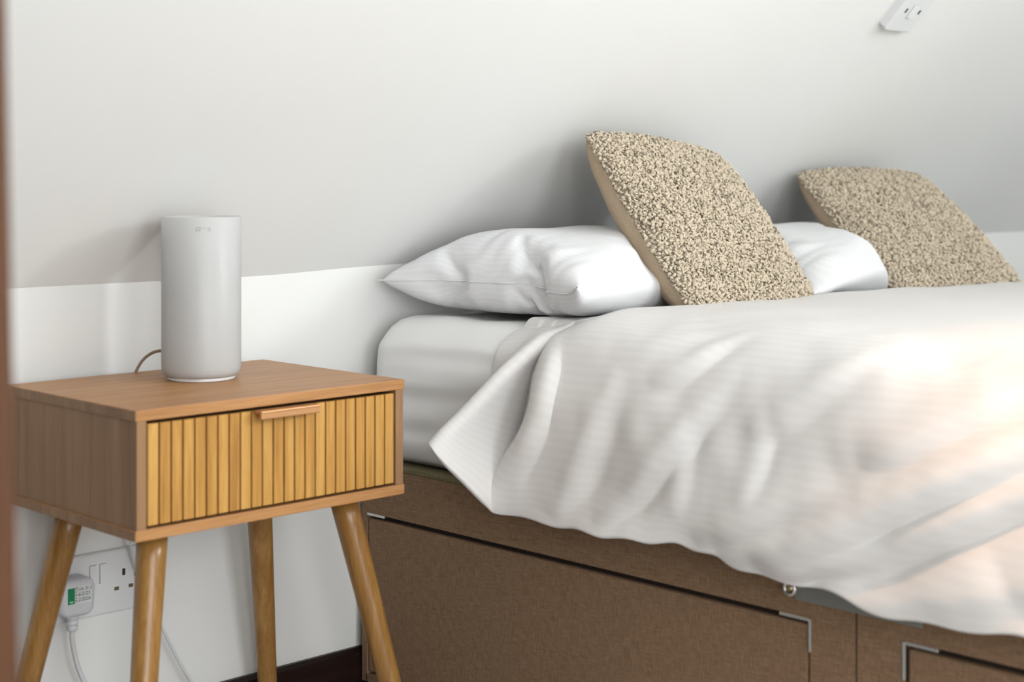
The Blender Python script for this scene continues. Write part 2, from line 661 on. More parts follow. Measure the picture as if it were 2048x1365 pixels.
# blurred brown wood edge at far left; wardrobe body behind it added to block light; its door hangs slightly out of plumb
ex, ey, lean = -0.5535, -1.15, 0.022
wd = thing('wardrobe', 'brown wooden edge, blurred, with an added unseen wardrobe body behind it, at the far left of the photo', 'wardrobe', (-1.0, -0.6, 0))


def roof_z(y):
    return ZC - TAN * y - .03


body = [(ey + .024, .0), (ey + .024, roof_z(ey + .024)), (-.03, roof_z(-.03)), (-.03, .0)]
V = [(-1.36, y, z) for y, z in body] + [(ex - .020, y, z) for y, z in body]
mesh('body', V, [(0, 1, 2, 3), (7, 6, 5, 4), (0, 4, 5, 1), (1, 5, 6, 2), (2, 6, 7, 3), (3, 7, 4, 0)], M['door'], wd)  # unseen body, added to keep light off the nightstand's left side


def door_x(z):
    return ex + (0.75 - z) * lean


for x0, right in ((-1.36, False), (-.958, True)):
    xa = -.962
    f = (lambda z: door_x(z)) if right else (lambda z: xa)
    V = [(x0, ey, 0.06), (f(0.06), ey, 0.06), (f(0.06), ey + .022, 0.06), (x0, ey + .022, 0.06),
         (x0, ey, 1.80), (f(1.8), ey, 1.80), (f(1.8), ey + .022, 1.80), (x0, ey + .022, 1.80)]
    d = mesh('door', V, BOXF, M['door'], wd)
    bevel(d, 0.003, 3)
    xh = x0 + (.33 if not right else .05)
    kb_ = mesh('knob', *merge([tube([(xh, ey, 1.0), (xh, ey - .012, 1.0), (xh, ey - .016, 1.0), (xh, ey - .028, 1.0), (xh, ey - .032, 1.0)], [.006, .006, .013, .015, .008], 16)]), M['chrome'], d, True)

# unseen ceiling lamp, added to throw a warm glow on the duvet
DLX, DLY = 0.05, -1.95
dl = thing('added_ceiling_lamp', 'small round ceiling lamp, unseen, added for a warm glow on the duvet', 'ceiling lamp', (DLX, DLY, ZTOP))
mesh('trim_ring', np.array(lathe([(.030, -.001), (.030, -.004), (.046, -.004), (.048, -.001), (.048, .0)], 40)[0]) + (DLX, DLY, ZTOP), lathe([(.030, -.001), (.030, -.004), (.046, -.004), (.048, -.001), (.048, .0)], 40)[1], M['white_metal'], dl, True)
V, F = lathe([(0, -.0015), (.030, -.0015)], 32)
mesh('lens', np.array(V) + (DLX, DLY, ZTOP), F, M['warm_lens'], dl)
sd = bpy.data.lights.new('added_ceiling_lamp_light', 'SPOT')
sd.energy = 170
sd.color = (1.0, 0.50, 0.22)
sd.spot_size = math.radians(30)
sd.spot_blend = 1.0
sd.shadow_soft_size = 0.03
sb = bpy.data.objects.new('added_ceiling_lamp_light', sd)
sb.location = (DLX, DLY, ZTOP - .02)
sb.rotation_euler = (Vector((0.70, -1.44, 0.60)) - Vector(sb.location)).to_track_quat('-Z', 'Y').to_euler()
col.objects.link(sb)

# ------------------------------------------------------------------ nightstand
NX0, NX1, NY0, NY1 = 0.0, 0.40, -0.355, -0.04     # footprint
NZ0, NZ1 = 0.41, 0.56                             # box from underside to top
TH = 0.0128
ns_ = thing('nightstand', 'oak nightstand with one slatted drawer and splayed round legs beside the bed', 'nightstand', (0.2, -0.2, 0))
box('top_panel', (NX0, NY0, NZ1 - TH), (NX1, NY1, NZ1), M['oak_x'], ns_, 0.0008)
box('bottom_panel', (NX0, NY0, NZ0), (NX1, NY1, NZ0 + TH), M['oak_x'], ns_, 0.0008)
box('side_panel', (NX0 + .0015, NY0 + .0005, NZ0 + TH), (NX0 + TH + .0015, NY1, NZ1 - TH), M['oak_shaded'], ns_, 0.0006)
box('side_panel', (NX1 - TH - .0015, NY0 + .0005, NZ0 + TH), (NX1 - .0015, NY1, NZ1 - TH), M['oak_shaded'], ns_, 0.0006)
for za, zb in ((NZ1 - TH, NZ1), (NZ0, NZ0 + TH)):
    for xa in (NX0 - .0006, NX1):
        box('shaded_end_strip', (xa, NY0 + .0008, za + .0006), (xa + .0006, NY1, zb - .0006), M['oak_shaded'], ns_, 0)  # strips added to carry the painted side shade over the panel ends
box('back_panel', (NX0 + TH, NY1 - .006, NZ0 + TH), (NX1 - TH, NY1 - .001, NZ1 - TH), M['oak_x'], ns_, 0)
DX0, DX1 = NX0 + TH + .0035, NX1 - TH - .0045
DZ0, DZ1 = NZ0 + TH + .0035, NZ1 - TH - .0042
drawer = box('drawer', (DX0, NY0 + .007, DZ0), (DX1, NY0 + .022, DZ1), M['groove'], ns_, 0)
inner = mesh('drawer_box', *merge([(boxv((DX0 + .01, NY0 + .022, DZ0 + .005), (DX1 - .01, NY1 - .03, DZ0 + .012)), BOXF),
             (boxv((DX0 + .01, NY0 + .022, DZ0 + .012), (DX0 + .02, NY1 - .03, DZ1 - .02)), BOXF),
             (boxv((DX1 - .02, NY0 + .022, DZ0 + .012), (DX1 - .01, NY1 - .03, DZ1 - .02)), BOXF)]), M['groove'], ns_)
NS = 23
pitch = (DX1 - DX0) / (NS - 0.12)
sl_w = pitch - 0.0022
bmv = boxv((0, 0, 0), (sl_w, 0.0062, DZ1 - DZ0))
slat_me = None
for k in range(NS):
    x = DX0 + k * pitch
    w = sl_w if k < NS - 1 else DX1 - x
    if slat_me is None or k == NS - 1:
        o = mesh('slat', np.array(boxv((0, 0, 0), (w, 0.0062, DZ1 - DZ0))) + ORIGIN[ns_.name], BOXF, M['slat'], drawer)
        bevel(o, 0.0005, 1)
        slat_me = slat_me or o.data
    else:
        o = bpy.data.objects.new('slat', slat_me)
        col.objects.link(o)
        o.parent = drawer
        bevel(o, 0.0005, 1)
    o.location = np.array((x, NY0 + .0010, DZ0)) - ORIGIN[ns_.name]
# handle: flat copper bar standing off the drawer on two feet, top edge overlapping the slats
hx0, hx1 = 0.161, 0.250
hz = DZ1 + 0.001
hv = [(boxv((hx0, NY0 - .017, hz - .010), (hx1, NY0 - .012, hz - .0005)), BOXF),
      (boxv((hx0, NY0 - .017, hz - .0035), (hx1, NY0 + .001, hz)), BOXF)]
h = mesh('handle', *merge(hv), M['brass'], drawer)
bevel(h, 0.0012, 3)
# legs: tapered, splayed along the diagonals
for sx, sy in ((-1, -1), (1, -1), (1, 1), (-1, 1)):
    cx_ = (NX0 + .058) if sx < 0 else (NX1 - .058)
    cy_ = (NY0 + .058) if sy < 0 else (NY1 - .069)
    sp = math.tan(math.radians(14.3)) * 0.41 / math.sqrt(2)
    if sy > 0:
        sp_y = min(sp, -0.022 - (cy_))
    else:
        sp_y = sp
    top = np.array((cx_, cy_, NZ0 + .001))
    bot = np.array((cx_ + sx * sp, cy_ + sy * min(sp, abs(sp_y)), 0.0))
    pts = [bot + (top - bot) * t for t in np.linspace(0, 1, 12)]
    rad = [0.0125 + (0.0185 - 0.0125) * t for t in np.linspace(0, 1, 12)]
    V, F = tube(pts, rad, 28)
    V = [(x, y, max(z, 0.0)) for x, y, z in V]
    lg = mesh('leg', V, F, M['leg'], ns_, True)

# ------------------------------------------------------------------ table lamp
LX, LY = 0.2145, -0.162
LZ = NZ1
lamp = thing('table_lamp', 'frosted white glass cylinder lamp, unlit, standing on the nightstand', 'lamp', (LX, LY, LZ))
R, H = 0.0517, 0.2135
out = [(R - .0085, .0045), (R - .005, .0052), (R - .0022, .0075), (R - .0006, .0115), (R, .017), (R, H - .001), (R - .0008, H)]
inn = [(R - .0024, H), (R - .0032, H - .001), (R - .0032, .018), (R - .006, .0105), (R - .0105, .0075)]
V, F = lathe(out + inn, 72)
mesh('lamp_shade', np.array(V) + (LX, LY, LZ), F, M['frost'], lamp, True)
V, F = lathe([(0.0, 0.0), (R - .0095, 0.0), (R - .0075, .0012), (R - .0078, .0042), (R - .011, .0072), (0.0, .0072)], 64)
mesh('lamp_base', np.array(V) + (LX, LY, LZ), F, M['white_metal'], lamp, False)
V, F = lathe([(0.0, .0072), (.020, .0072), (.020, .012), (.0075, .018), (.0070, .075), (.0095, .095), (.0135, .108), (.0140, .128), (.0120, .134), (0, .134)], 32)
mesh('bulb_holder', np.array(V) + (LX, LY, LZ), F, M['bulb'], lamp, True)
V, F = lathe([(0.0, .134), (.012, .136), (.020, .148), (.0235, .160), (.021, .172), (.013, .181), (0, .184)], 32)
mesh('bulb', np.array(V) + (LX, LY, LZ), F, M['white_metal'], lamp, True)
# faint printed marks near the rim, wrapped round the glass
fwd = np.array([0.699, 0.715])
a_c = math.atan2(-fwd[1], -fwd[0])       # side that faces the room
marks = []
u = 0.00022


def mark(x0, x1, z0, z1):
    v = []
    for z in (z0, z1):
        for x in np.linspace(x0, x1, 4):
            a = a_c + x / R
            v.append((LX + (R + .0003) * math.cos(a), LY + (R + .0003) * math.sin(a), LZ + z))
    marks.append((v, [(i, i + 1, i + 5, i + 4) for i in range(3)]))


mx = 0.0084
for (x0, x1, z0, z1) in ((0.001, .006, 8.4, 9.4), (0, .001, 0, 8.6), (.0052, .0060, 3, 8.4), (.001, .0052, 2.4, 3.6), (.0042, .0052, .8, 2.4),
                         (.0082, .0098, 7.2, 8.4), (.0104, .0122, 7.0, 8.2), (.0128, .0142, 6.6, 7.8),
                         (.0150, .0196, 7.4, 8.4), (.0188, .0196, 5.2, 7.4), (.0160, .0190, 4.6, 5.4), (.0156, .0190, 1.2, 2.2), (.0156, .0164, 1.2, 4.0), (.0184, .0198, 1.6, 2.8)):
    mark(mx - .0052 + x0 * 0.95, mx - .0052 + x1 * 0.95, H - .0185 + z0 * .00062, H - .0185 + z1 * .00062)
mesh('printed_mark', *merge(marks), M['greyink'], lamp)
# cord: leaves the lamp low at the back, drops over the rear edge of the nightstand
cp = spline([(LX - .018, LY + .036, LZ + .010), (LX - .010, LY + .058, LZ + .030), (LX - .017, LY + .088, LZ + .029), (LX - .028, LY + .106, LZ + .012),
             (LX - .032, LY + .1165, LZ - .020), (LX - .034, LY + .1165, LZ - .10), (LX - .030, LY + .118, LZ - .20)], 10)
mesh('cord', *tube(cp, 0.0021, 10), M['cord'], lamp, True)

# ------------------------------------------------------------------ double wall socket and plug
SX, SZ = 0.148, 0.2725
sock = thing('double_socket', 'white double wall socket low on the wall behind the nightstand', 'socket', (SX, -0.001, SZ))
fr = (np.array((SX, 0, SZ)), (1, 0, 0), (0, 0, 1), (0, -1, 0))


def rounded_plate(w, h, r, d0, d1, bev=0.002, n=6):
    """Rounded rectangle slab in local (a, b, c) with a softened front edge."""
    ring = []
    for cxx, cyy, a0 in ((w / 2 - r, h / 2 - r, 0), (-w / 2 + r, h / 2 - r, 90), (-w / 2 + r, -h / 2 + r, 180), (w / 2 - r, -h / 2 + r, 270)):
        for k in range(n + 1):
            a = math.radians(a0 + 90 * k / n)
            ring.append((cxx, cyy, math.cos(a), math.sin(a)))
    V, F = [], []
    m = len(ring)
    lv = [(0, d0), (0, d1 - bev), (bev * .3, d1 - bev * .3), (bev, d1)]
    for inset, c in lv:
        for x, y, ca, sa in ring:
            V.append((x + (r - inset) * ca, y + (r - inset) * sa, c))
    for i in range(len(lv) - 1):
        for k in range(m):
            k2 = (k + 1) % m
            F.append((i * m + k, i * m + k2, (i + 1) * m + k2, (i + 1) * m + k))
    F.append(tuple(reversed(range(m))))
    F.append(tuple(range((len(lv) - 1) * m, len(lv) * m)))
    return V, F


V, F = rounded_plate(.146, .086, .006, 0.0, .0105, .003)
mesh('plate', framed(V, *fr), F, M['plastic'], sock)
for sxn, tilt in ((-.0065, 1), (.0085, 1)):
    v = np.array(boxv((sxn - .0048, .001, .010), (sxn + .0048, .027, .0125)))
    v[(v[:, 2] > .011) & (v[:, 1] > .02), 2] += .0004
    v[(v[:, 2] > .011) & (v[:, 1] < .02), 2] += .0020
    v[:, 1] += .0
    o = mesh('rocker_switch', framed(v, *fr), BOXF, M['plastic'], sock)
    bevel(o, .0005)
    g = boxv((sxn - .0054, .0004, .0098), (sxn + .0054, .0276, .0107))
    mesh('rocker_surround', framed(g, *fr), BOXF, M['greyink'], sock)
for (hx, hzz, w, hh, mt) in ((.041, .0105, .0046, .0092, 'hole'), (.030, -.0105, .0070, .0048, 'holegold'), (.052, -.0100, .0070, .0048, 'holegold')):
    mesh('pin_hole', framed(boxv((hx - w / 2, hzz - hh / 2, .0099), (hx + w / 2, hzz + hh / 2, .01075)), *fr), BOXF, M[mt], sock)
for sxn in (-.0605, .0605):
    V, F = lathe([(0, .0100), (.0038, .0100), (.0038, .0112), (.0026, .0120), (0, .0122)], 20)
    s = mesh('screw', framed(V, fr[0] + np.array((sxn, 0, 0.004)), *fr[1:]), F, M['steel'], sock)
    mesh('screw_slot', framed(boxv((-.0030, -.0005, .0119), (.0030, .0005, .0124)), fr[0] + np.array((sxn, 0, .004)), (.8, 0, .6), (-.6, 0, .8), (0, -1, 0)), BOXF, M['hole'], s)

PX, PZ = SX - .046, SZ + .0125
plug = thing('power_plug', 'white plug with a green and white test label in the wall socket', 'plug', (PX, -.012, PZ - .02))
fp = (np.array((PX, -.0108, PZ - .0165)), (1, 0, 0), (0, 0, 1), (0, -1, 0))
V, F = rounded_plate(.052, .050, .012, 0.0, .034, .007, 6)
V = np.array(V)
lowm = V[:, 1] < -.008
V[:, 0] *= np.where(V[:, 1] < 0, 1 - .16 * np.clip(-V[:, 1] / .025, 0, 1) ** 2, 1)
pb = mesh('plug_body', framed(V, *fp), F, M['plug'], plug, True)
# strain relief with ribs
V, F = lathe([(.0095, 0), (.0088, -.006), (.0082, -.008), (.0070, -.0085), (.0070, -.0102), (.0080, -.0107), (.0078, -.0150), (.0066, -.0156), (.0066, -.0174), (.0076, -.0180), (.0072, -.0230), (.0050, -.0245), (.0036, -.0250)], 20, True)
mesh('strain_relief', np.array(V) + (PX, -.0108 - .016, PZ - .0165 - .022), F, M['plug'], plug, True)
# label: slightly raised sticker on the front face
lf = (fp[0] + np.array((-.0015, -.0342, .006)), (1, 0, 0), (0, 0, 1), (0, -1, 0))
lab = mesh('test_label', framed(boxv((-.0155, -.0125, 0), (.0195, .0105, .0003)), *lf), BOXF, M['label'], plug)
mesh('label_panel', framed(boxv((-.0150, -.0115, .0003), (-.0050, .0095, .0005)), *lf), BOXF, M['green'], lab)
V, F = lathe([(0, 0), (.0032, 0), (.0032, .0001), (0, .0001)], 20)
V = np.array(V)
V[:, 1] *= .45
mesh('label_mark', framed(V, lf[0] + np.array((-.0098, -.0006, -.0085)), *lf[1:]), F, M['green_light'], lab)
for body, yy, size in (('UA 35 2', .0048, .0058), ('6/2/25', -.0022, .0070), ('2/2026', -.0092, .0066)):
    V, F = text_mesh(body, size)
    V = np.array(V) * (1, 1, 1)
    V[:, 0] += V[:, 1] * 0.25
    mesh('handwriting', framed(V + (-.0005, yy, .0006), *lf), F, M['ink'], lab)
parts = [(boxv((-.0045, z, .0003), (-.0045 + w, z + .0008, .0006)), BOXF) for z, w in ((.0085, .0045), (.006, .002), (.0035, .003), (.0005, .003), (-.0015, .003), (-.005, .003), (-.0075, .003), (-.0095, .003))]
V, F = merge(parts)
mesh('small_print', framed(V, *lf), F, M['ink'], lab)
ymid = -.0268
cp = spline([(PX, ymid, PZ - .060), (PX + .001, ymid, PZ - .080), (PX + .010, -.030, PZ - .120), (PX + .034, -.034, PZ - .165), (PX + .075, -.045, PZ - .215), (PX + .115, -.055, .006), (PX + .175, -.060, .004),
             (PX + .225, -.045, .020), (PX + .200, -.030, .085), (PX + .165, -.028, .145), (PX + .130, -.027, .215), (PX + .095, -.026, .300), (PX + .082, -.028, .352)], 10)
rr = np.interp(np.arange(len(cp)), [0, 40, 60, len(cp)], [.0033, .0033, .0024, .0018])
mesh('cable', *tube(cp, rr, 10), M['cable'], plug, True)

# ------------------------------------------------------------------ light switch on the slope
th = math.atan(TAN)
nrm = np.array((0, -math.sin(th), -math.cos(th)))
ups = np.array((0, -math.cos(th), math.sin(th)))
s0 = 0.414
SWO = np.array((1.525, -s0, ZC + TAN * s0))
sw_ = thing('light_switch', 'white single switch plate up on the sloped ceiling', 'light switch', tuple(SWO))
fs = (SWO, (1, 0, 0), ups, nrm)
V, F = rounded_plate(.086, .094, .008, -.006, .0115, .003)
mesh('plate', framed(V, *fs), F, M['plastic'], sw_)
v = np.array(boxv((-.008, -.0135, .011), (.008, .0135, .0132)))
v[(v[:, 2] > .012) & (v[:, 1] < 0), 2] += .0022
o = mesh('rocker', framed(v, *fs), BOXF, M['plastic'], sw_)
bevel(o, .0006)
mesh('rocker_surround', framed(boxv((-.0087, -.0143, .0110), (.0087, .0143, .0117)), *fs), BOXF, M['greyink'], sw_)
for sxn in (-.021, .021):
    mesh('screw_slot', framed(boxv((sxn - .0026, -.0045, .0110), (sxn + .0026, .0045, .01185)), *fs), BOXF, M['hole'], sw_)

# ------------------------------------------------------------------ bed base (two upholstered halves with drawers)
BX0, BX1 = 0.600, 2.00
BZ0, BZ1 = 0.046, 0.387
BY = (-0.020, -0.9165, -1.850)
ZR = 0.303                       # top of the drawer openings
base = thing('bed_base', 'brown linen divan bed base with drawers under the mattress', 'bed', (1.3, -0.93, 0))
FT = 0.014
for k, (ya, yb, d0, d1) in enumerate(((BY[0], BY[1] + .0016, -0.033, -0.8505), (BY[1] - .0016, BY[2], -0.982, -1.795))):
    sec = mesh('base_section', *merge([(boxv((BX0 + FT, yb + .001, BZ0), (BX1, ya - .001, BZ1 - .008)), BOXF)]), M['linen'], base)
    g = 0.0028
    fp_ = [(boxv((BX0, yb, ZR + .004), (BX0 + FT - .001, ya, BZ1 - .008)), BOXF),
           (boxv((BX0, d0 + g * .3 if k == 0 else d0 + g, BZ0), (BX0 + FT - .001, ya, ZR + .004)), BOXF),
           (boxv((BX0, yb, BZ0), (BX0 + FT - .001, d1 - g, ZR + .004)), BOXF),
           (boxv((BX0, d1 - g, BZ0), (BX0 + FT - .001, d0 + g, BZ0 + .012)), BOXF)]
    o = mesh('face_frame', *merge(fp_), M['linen'], sec)
    box('gap_lining', (BX0 + FT - .0015, d1 - g, BZ0 + .012), (BX0 + FT - .0005, d0 + g, ZR + .004), M['dark'], sec, 0)
    dr = box('drawer', (BX0 + .0015, d1 + .0015, BZ0 + .016), (BX0 + FT - .001, d0 - (.0002 if k == 0 else .0015), ZR - .0045), M['linen'], base, .003)
    # metal corner angles set in the opening
    br = []
    if k == 0:
        br.append([(boxv((BX0 - .0015, d0 - .042, ZR + .0005), (BX0 + .004, d0 - .001, ZR + .0045)), BOXF)])
        br.append([(boxv((BX0 - .0015, d1 - .001, ZR - .0002), (BX0 + .004, d1 + .041, ZR + .0040)), BOXF),
                   (boxv((BX0 - .0015, d1 - .0045, ZR - .036), (BX0 + .004, d1 - .0005, ZR + .0030)), BOXF)])
    else:
        br.append([(boxv((BX0 - .0015, d0 - .041, ZR - .0002), (BX0 + .004, d0 + .001, ZR + .0040)), BOXF),
                   (boxv((BX0 - .0015, d0 + .0005, ZR - .040), (BX0 + .004, d0 + .0045, ZR + .0030)), BOXF)])
    for parts in br:
        o = mesh('corner_bracket', *merge(parts), M['chrome'], sec)
        bevel(o, .0008)
    box('top_edging', (BX0 - .001, yb, BZ1 - .008), (BX1, ya, BZ1), M['olive'], sec, .002)
    for yy in (ya - .08, yb + .08):
        for xx in (BX0 + .12, BX1 - .12):
            V, F = lathe([(0, 0), (.022, 0), (.024, .004), (.024, .040), (.018, BZ0), (0, BZ0)], 20)
            mesh('foot', np.array(V) + (xx, yy, 0), F, M['dark'], sec)
pl = box('joining_plate', (BX0 - .0030, -1.004, .3260), (BX0 - .0004, -.833, .3740), M['steel'], base, .0006)
mesh('plate_clip', *merge([(boxv((BX0 - .0025, -.829, .3290), (BX0 - .0002, -.8165, .3560), ), BOXF)]), M['steel'], base)
a = np.linspace(0, 2 * math.pi, 25)[:-1]
V, F = [], []
for i, t in enumerate(a):
    for k in range(8):
        q = 2 * math.pi * k / 8
        rr_ = .0072 + .0024 * math.cos(q)
        V.append((BX0 - .0055 - .0032 * math.sin(q), -.8285 + rr_ * math.cos(t), .3385 + rr_ * math.sin(t)))
for i in range(24):
    for k in range(8):
        F.append((i * 8 + k, ((i + 1) % 24) * 8 + k, ((i + 1) % 24) * 8 + (k + 1) % 8, i * 8 + (k + 1) % 8))
mesh('bolt_ring', V, F, M['chrome'], base, True)
V, F = lathe([(0, 0), (.005, 0), (.005, .004), (.003, .006), (0, .006)], 12)
mesh('bolt', framed(V, (BX0 - .001, -.8285, .3385), (0, 1, 0), (0, 0, 1), (-1, 0, 0)), F, M['brassbolt'], base)

# ------------------------------------------------------------------ mattress with fitted sheet
MX0, MX1, MY0, MY1 = 0.606, 1.985, -1.84, -0.018
MZ0 = BZ1 + .001


def mattress_top(x, y):
    return 0.6085 - 0.020 * np.clip((x - 0.75) / 1.15, 0, 1)


def rounded_box_grid(lo, hi, r_top, r_bot, r_side, n):
    """Subdivided box with rounded edges; returns welded vertices and quads."""
    lo, hi = np.array(lo), np.array(hi)
    c, hs = (lo + hi) / 2, (hi - lo) / 2
    pts, faces, key = [], [], {}

    def vid(p):
        k = tuple(np.round(p, 5))
        if k not in key:
            key[k] = len(pts)
            pts.append(p)
        return key[k]
    for ax in range(3):
        a, b = (ax + 1) % 3, (ax + 2) % 3
        for s in (-1, 1):
            ids = np.zeros((n[a] + 1, n[b] + 1), int)
            for i in range(n[a] + 1):
                for j in range(n[b] + 1):
                    p = np.zeros(3)
                    p[ax] = s
                    p[a] = -math.cos(math.pi * i / n[a]) * .35 + (2 * i / n[a] - 1) * .65
                    p[b] = -math.cos(math.pi * j / n[b]) * .35 + (2 * j / n[b] - 1) * .65
                    ids[i, j] = vid(p)
            for i in range(n[a]):
                for j in range(n[b]):
                    q = (ids[i, j], ids[i + 1, j], ids[i + 1, j + 1], ids[i, j + 1])
                    faces.append(q if s > 0 else q[::-1])
    P = np.array(pts) * hs
    r = np.where(P[:, 2] > 0, r_top, r_bot)
    R3 = np.stack([np.maximum(r, r_side * 0 + r), r, r], 1)
    inner = np.clip(P, -(hs - R3), hs - R3)
    dlt = P - inner
    ln = np.linalg.norm(dlt, axis=1)
    ok = ln > 1e-9
    P[ok] = inner[ok] + dlt[ok] / ln[ok, None] * np.minimum(r[ok], ln[ok] * 10)[:, None]
    return P + c, faces


V, F = rounded_box_grid((MX0, MY0, MZ0), (MX1, MY1, 0.6085), 0.060, 0.030, 0.05, (46, 130, 34))
wr = sines(21, 22, 3, 16)
wr2 = sines(22, 16, 12, 40)
x, y, z = V.T
topf = smooth01((z - 0.5) / 0.1)
V[:, 2] += topf * (mattress_top(x, y) - 0.6085)
side = smooth01((MX0 + .05 - x) / .05)
# long slack creases running along the side, gathered cuff near the bottom edge
V[:, 0] += side * (0.0036 * wr(y * 0.30, z * 2.4 + y * .15) + 0.0022 * np.exp(-((z - .415) / .03) ** 2) * np.sin(y * 210 + 6 * wr2(y, z * .2)))
V[:, 2] += topf * 0.0020 * wr(x, y * .7)
# the side bulges a little
V[:, 0] -= side * 0.006 * np.sin(np.clip((z - MZ0) / (0.60 - MZ0), 0, 1) * math.pi)
mat_o = mesh('mattress', V, F, M['sheet'], None, True, uv=np.stack([V[:, 1], V[:, 0] + V[:, 2]], 1), origin=(1.3, -.93, MZ0))
tag(mat_o, 'mattress under a white fitted sheet on the brown bed base', 'mattress')


# ------------------------------------------------------------------ pillows (inflated cloth)
def flat_case(lx, ly, nx, ny, zoff=.004):
    V, idx = [], {}
    for s in (1, -1):
        for i in range(nx + 1):
            for j in range(ny + 1):
                b = i in (0, nx) or j in (0, ny)
                if b and s == -1:
                    idx[(s, i, j)] = idx[(1, i, j)]
                    continue
                idx[(s, i, j)] = len(V)
                V.append((lx * (i / nx - .5), ly * (j / ny - .5), 0 if b else s * zoff))
    F = []
    for i in range(nx):
        for j in range(ny):
            F.append((idx[(1, i, j)], idx[(1, i + 1, j)], idx[(1, i + 1, j + 1)], idx[(1, i, j + 1)]))
            F.append((idx[(-1, i, j)], idx[(-1, i, j + 1)], idx[(-1, i + 1, j + 1)], idx[(-1, i + 1, j)]))
    return V, F


def inflate(lx, ly, nx, ny, pressure, frames, bend=.12):
    V, F = flat_case(lx, ly, nx, ny)
    me = bpy.data.meshes.new('case')
    me.from_pydata(V, [], F)
    ob = bpy.data.objects.new('case', me)
    col.objects.link(ob)
    m = ob.modifiers.new('cloth', 'CLOTH')
    s = m.settings
    s.quality = 4
    s.mass = .15
    s.tension_stiffness = s.compression_stiffness = 20
    s.shear_stiffness = 8
    s.bending_stiffness = bend
    s.tension_damping = s.compression_damping = 10
    s.air_damping = 3
    s.use_pressure = True
    s.uniform_pressure_force = pressure
    s.effector_weights.gravity = 0
    m.collision_settings.use_collision = False
    m.point_cache.frame_end = frames + 2
    f0 = scene.frame_current
    for f in range(1, frames + 1):
        scene.frame_set(f)
    e = ob.evaluated_get(bpy.context.evaluated_depsgraph_get())
    co = np.empty(len(e.data.vertices) * 3)
    e.data.vertices.foreach_get('co', co)
    scene.frame_set(f0)
    bpy.data.objects.remove(ob)
    bpy.data.meshes.remove(me)
    return co.reshape(-1, 3), np.array(V), F


pil, pil_rest, pil_F = inflate(0.70, 0.50, 60, 44, 3.4, 32, .03)
print('PILLOW', pil.max(0) - pil.min(0))

_nbs = [[] for _ in pil]
for q in pil_F:
    for i in range(4):
        _nbs[q[i]] += [q[(i + 1) % 4], q[i - 1]]
pil_nb = np.array([(list(dict.fromkeys(b)) * 6)[:6] for b in _nbs])

CUSH = []      # filled below: (centre, rotation) of each cushion
deg = math.radians


def cushion_rot(yaw, lean, roll):
    return np.array(Matrix.Rotation(deg(yaw), 3, 'Z') @ Matrix.Rotation(deg(lean), 3, 'X') @ Matrix.Rotation(deg(roll), 3, 'Z'))


CUSH = [(np.array((1.025, -.354, .740)), cushion_rot(7.0, 49.9, -6.9)),
        (np.array((1.689, -.319, .710)), cushion_rot(-7.4, 40.5, -1.0))]


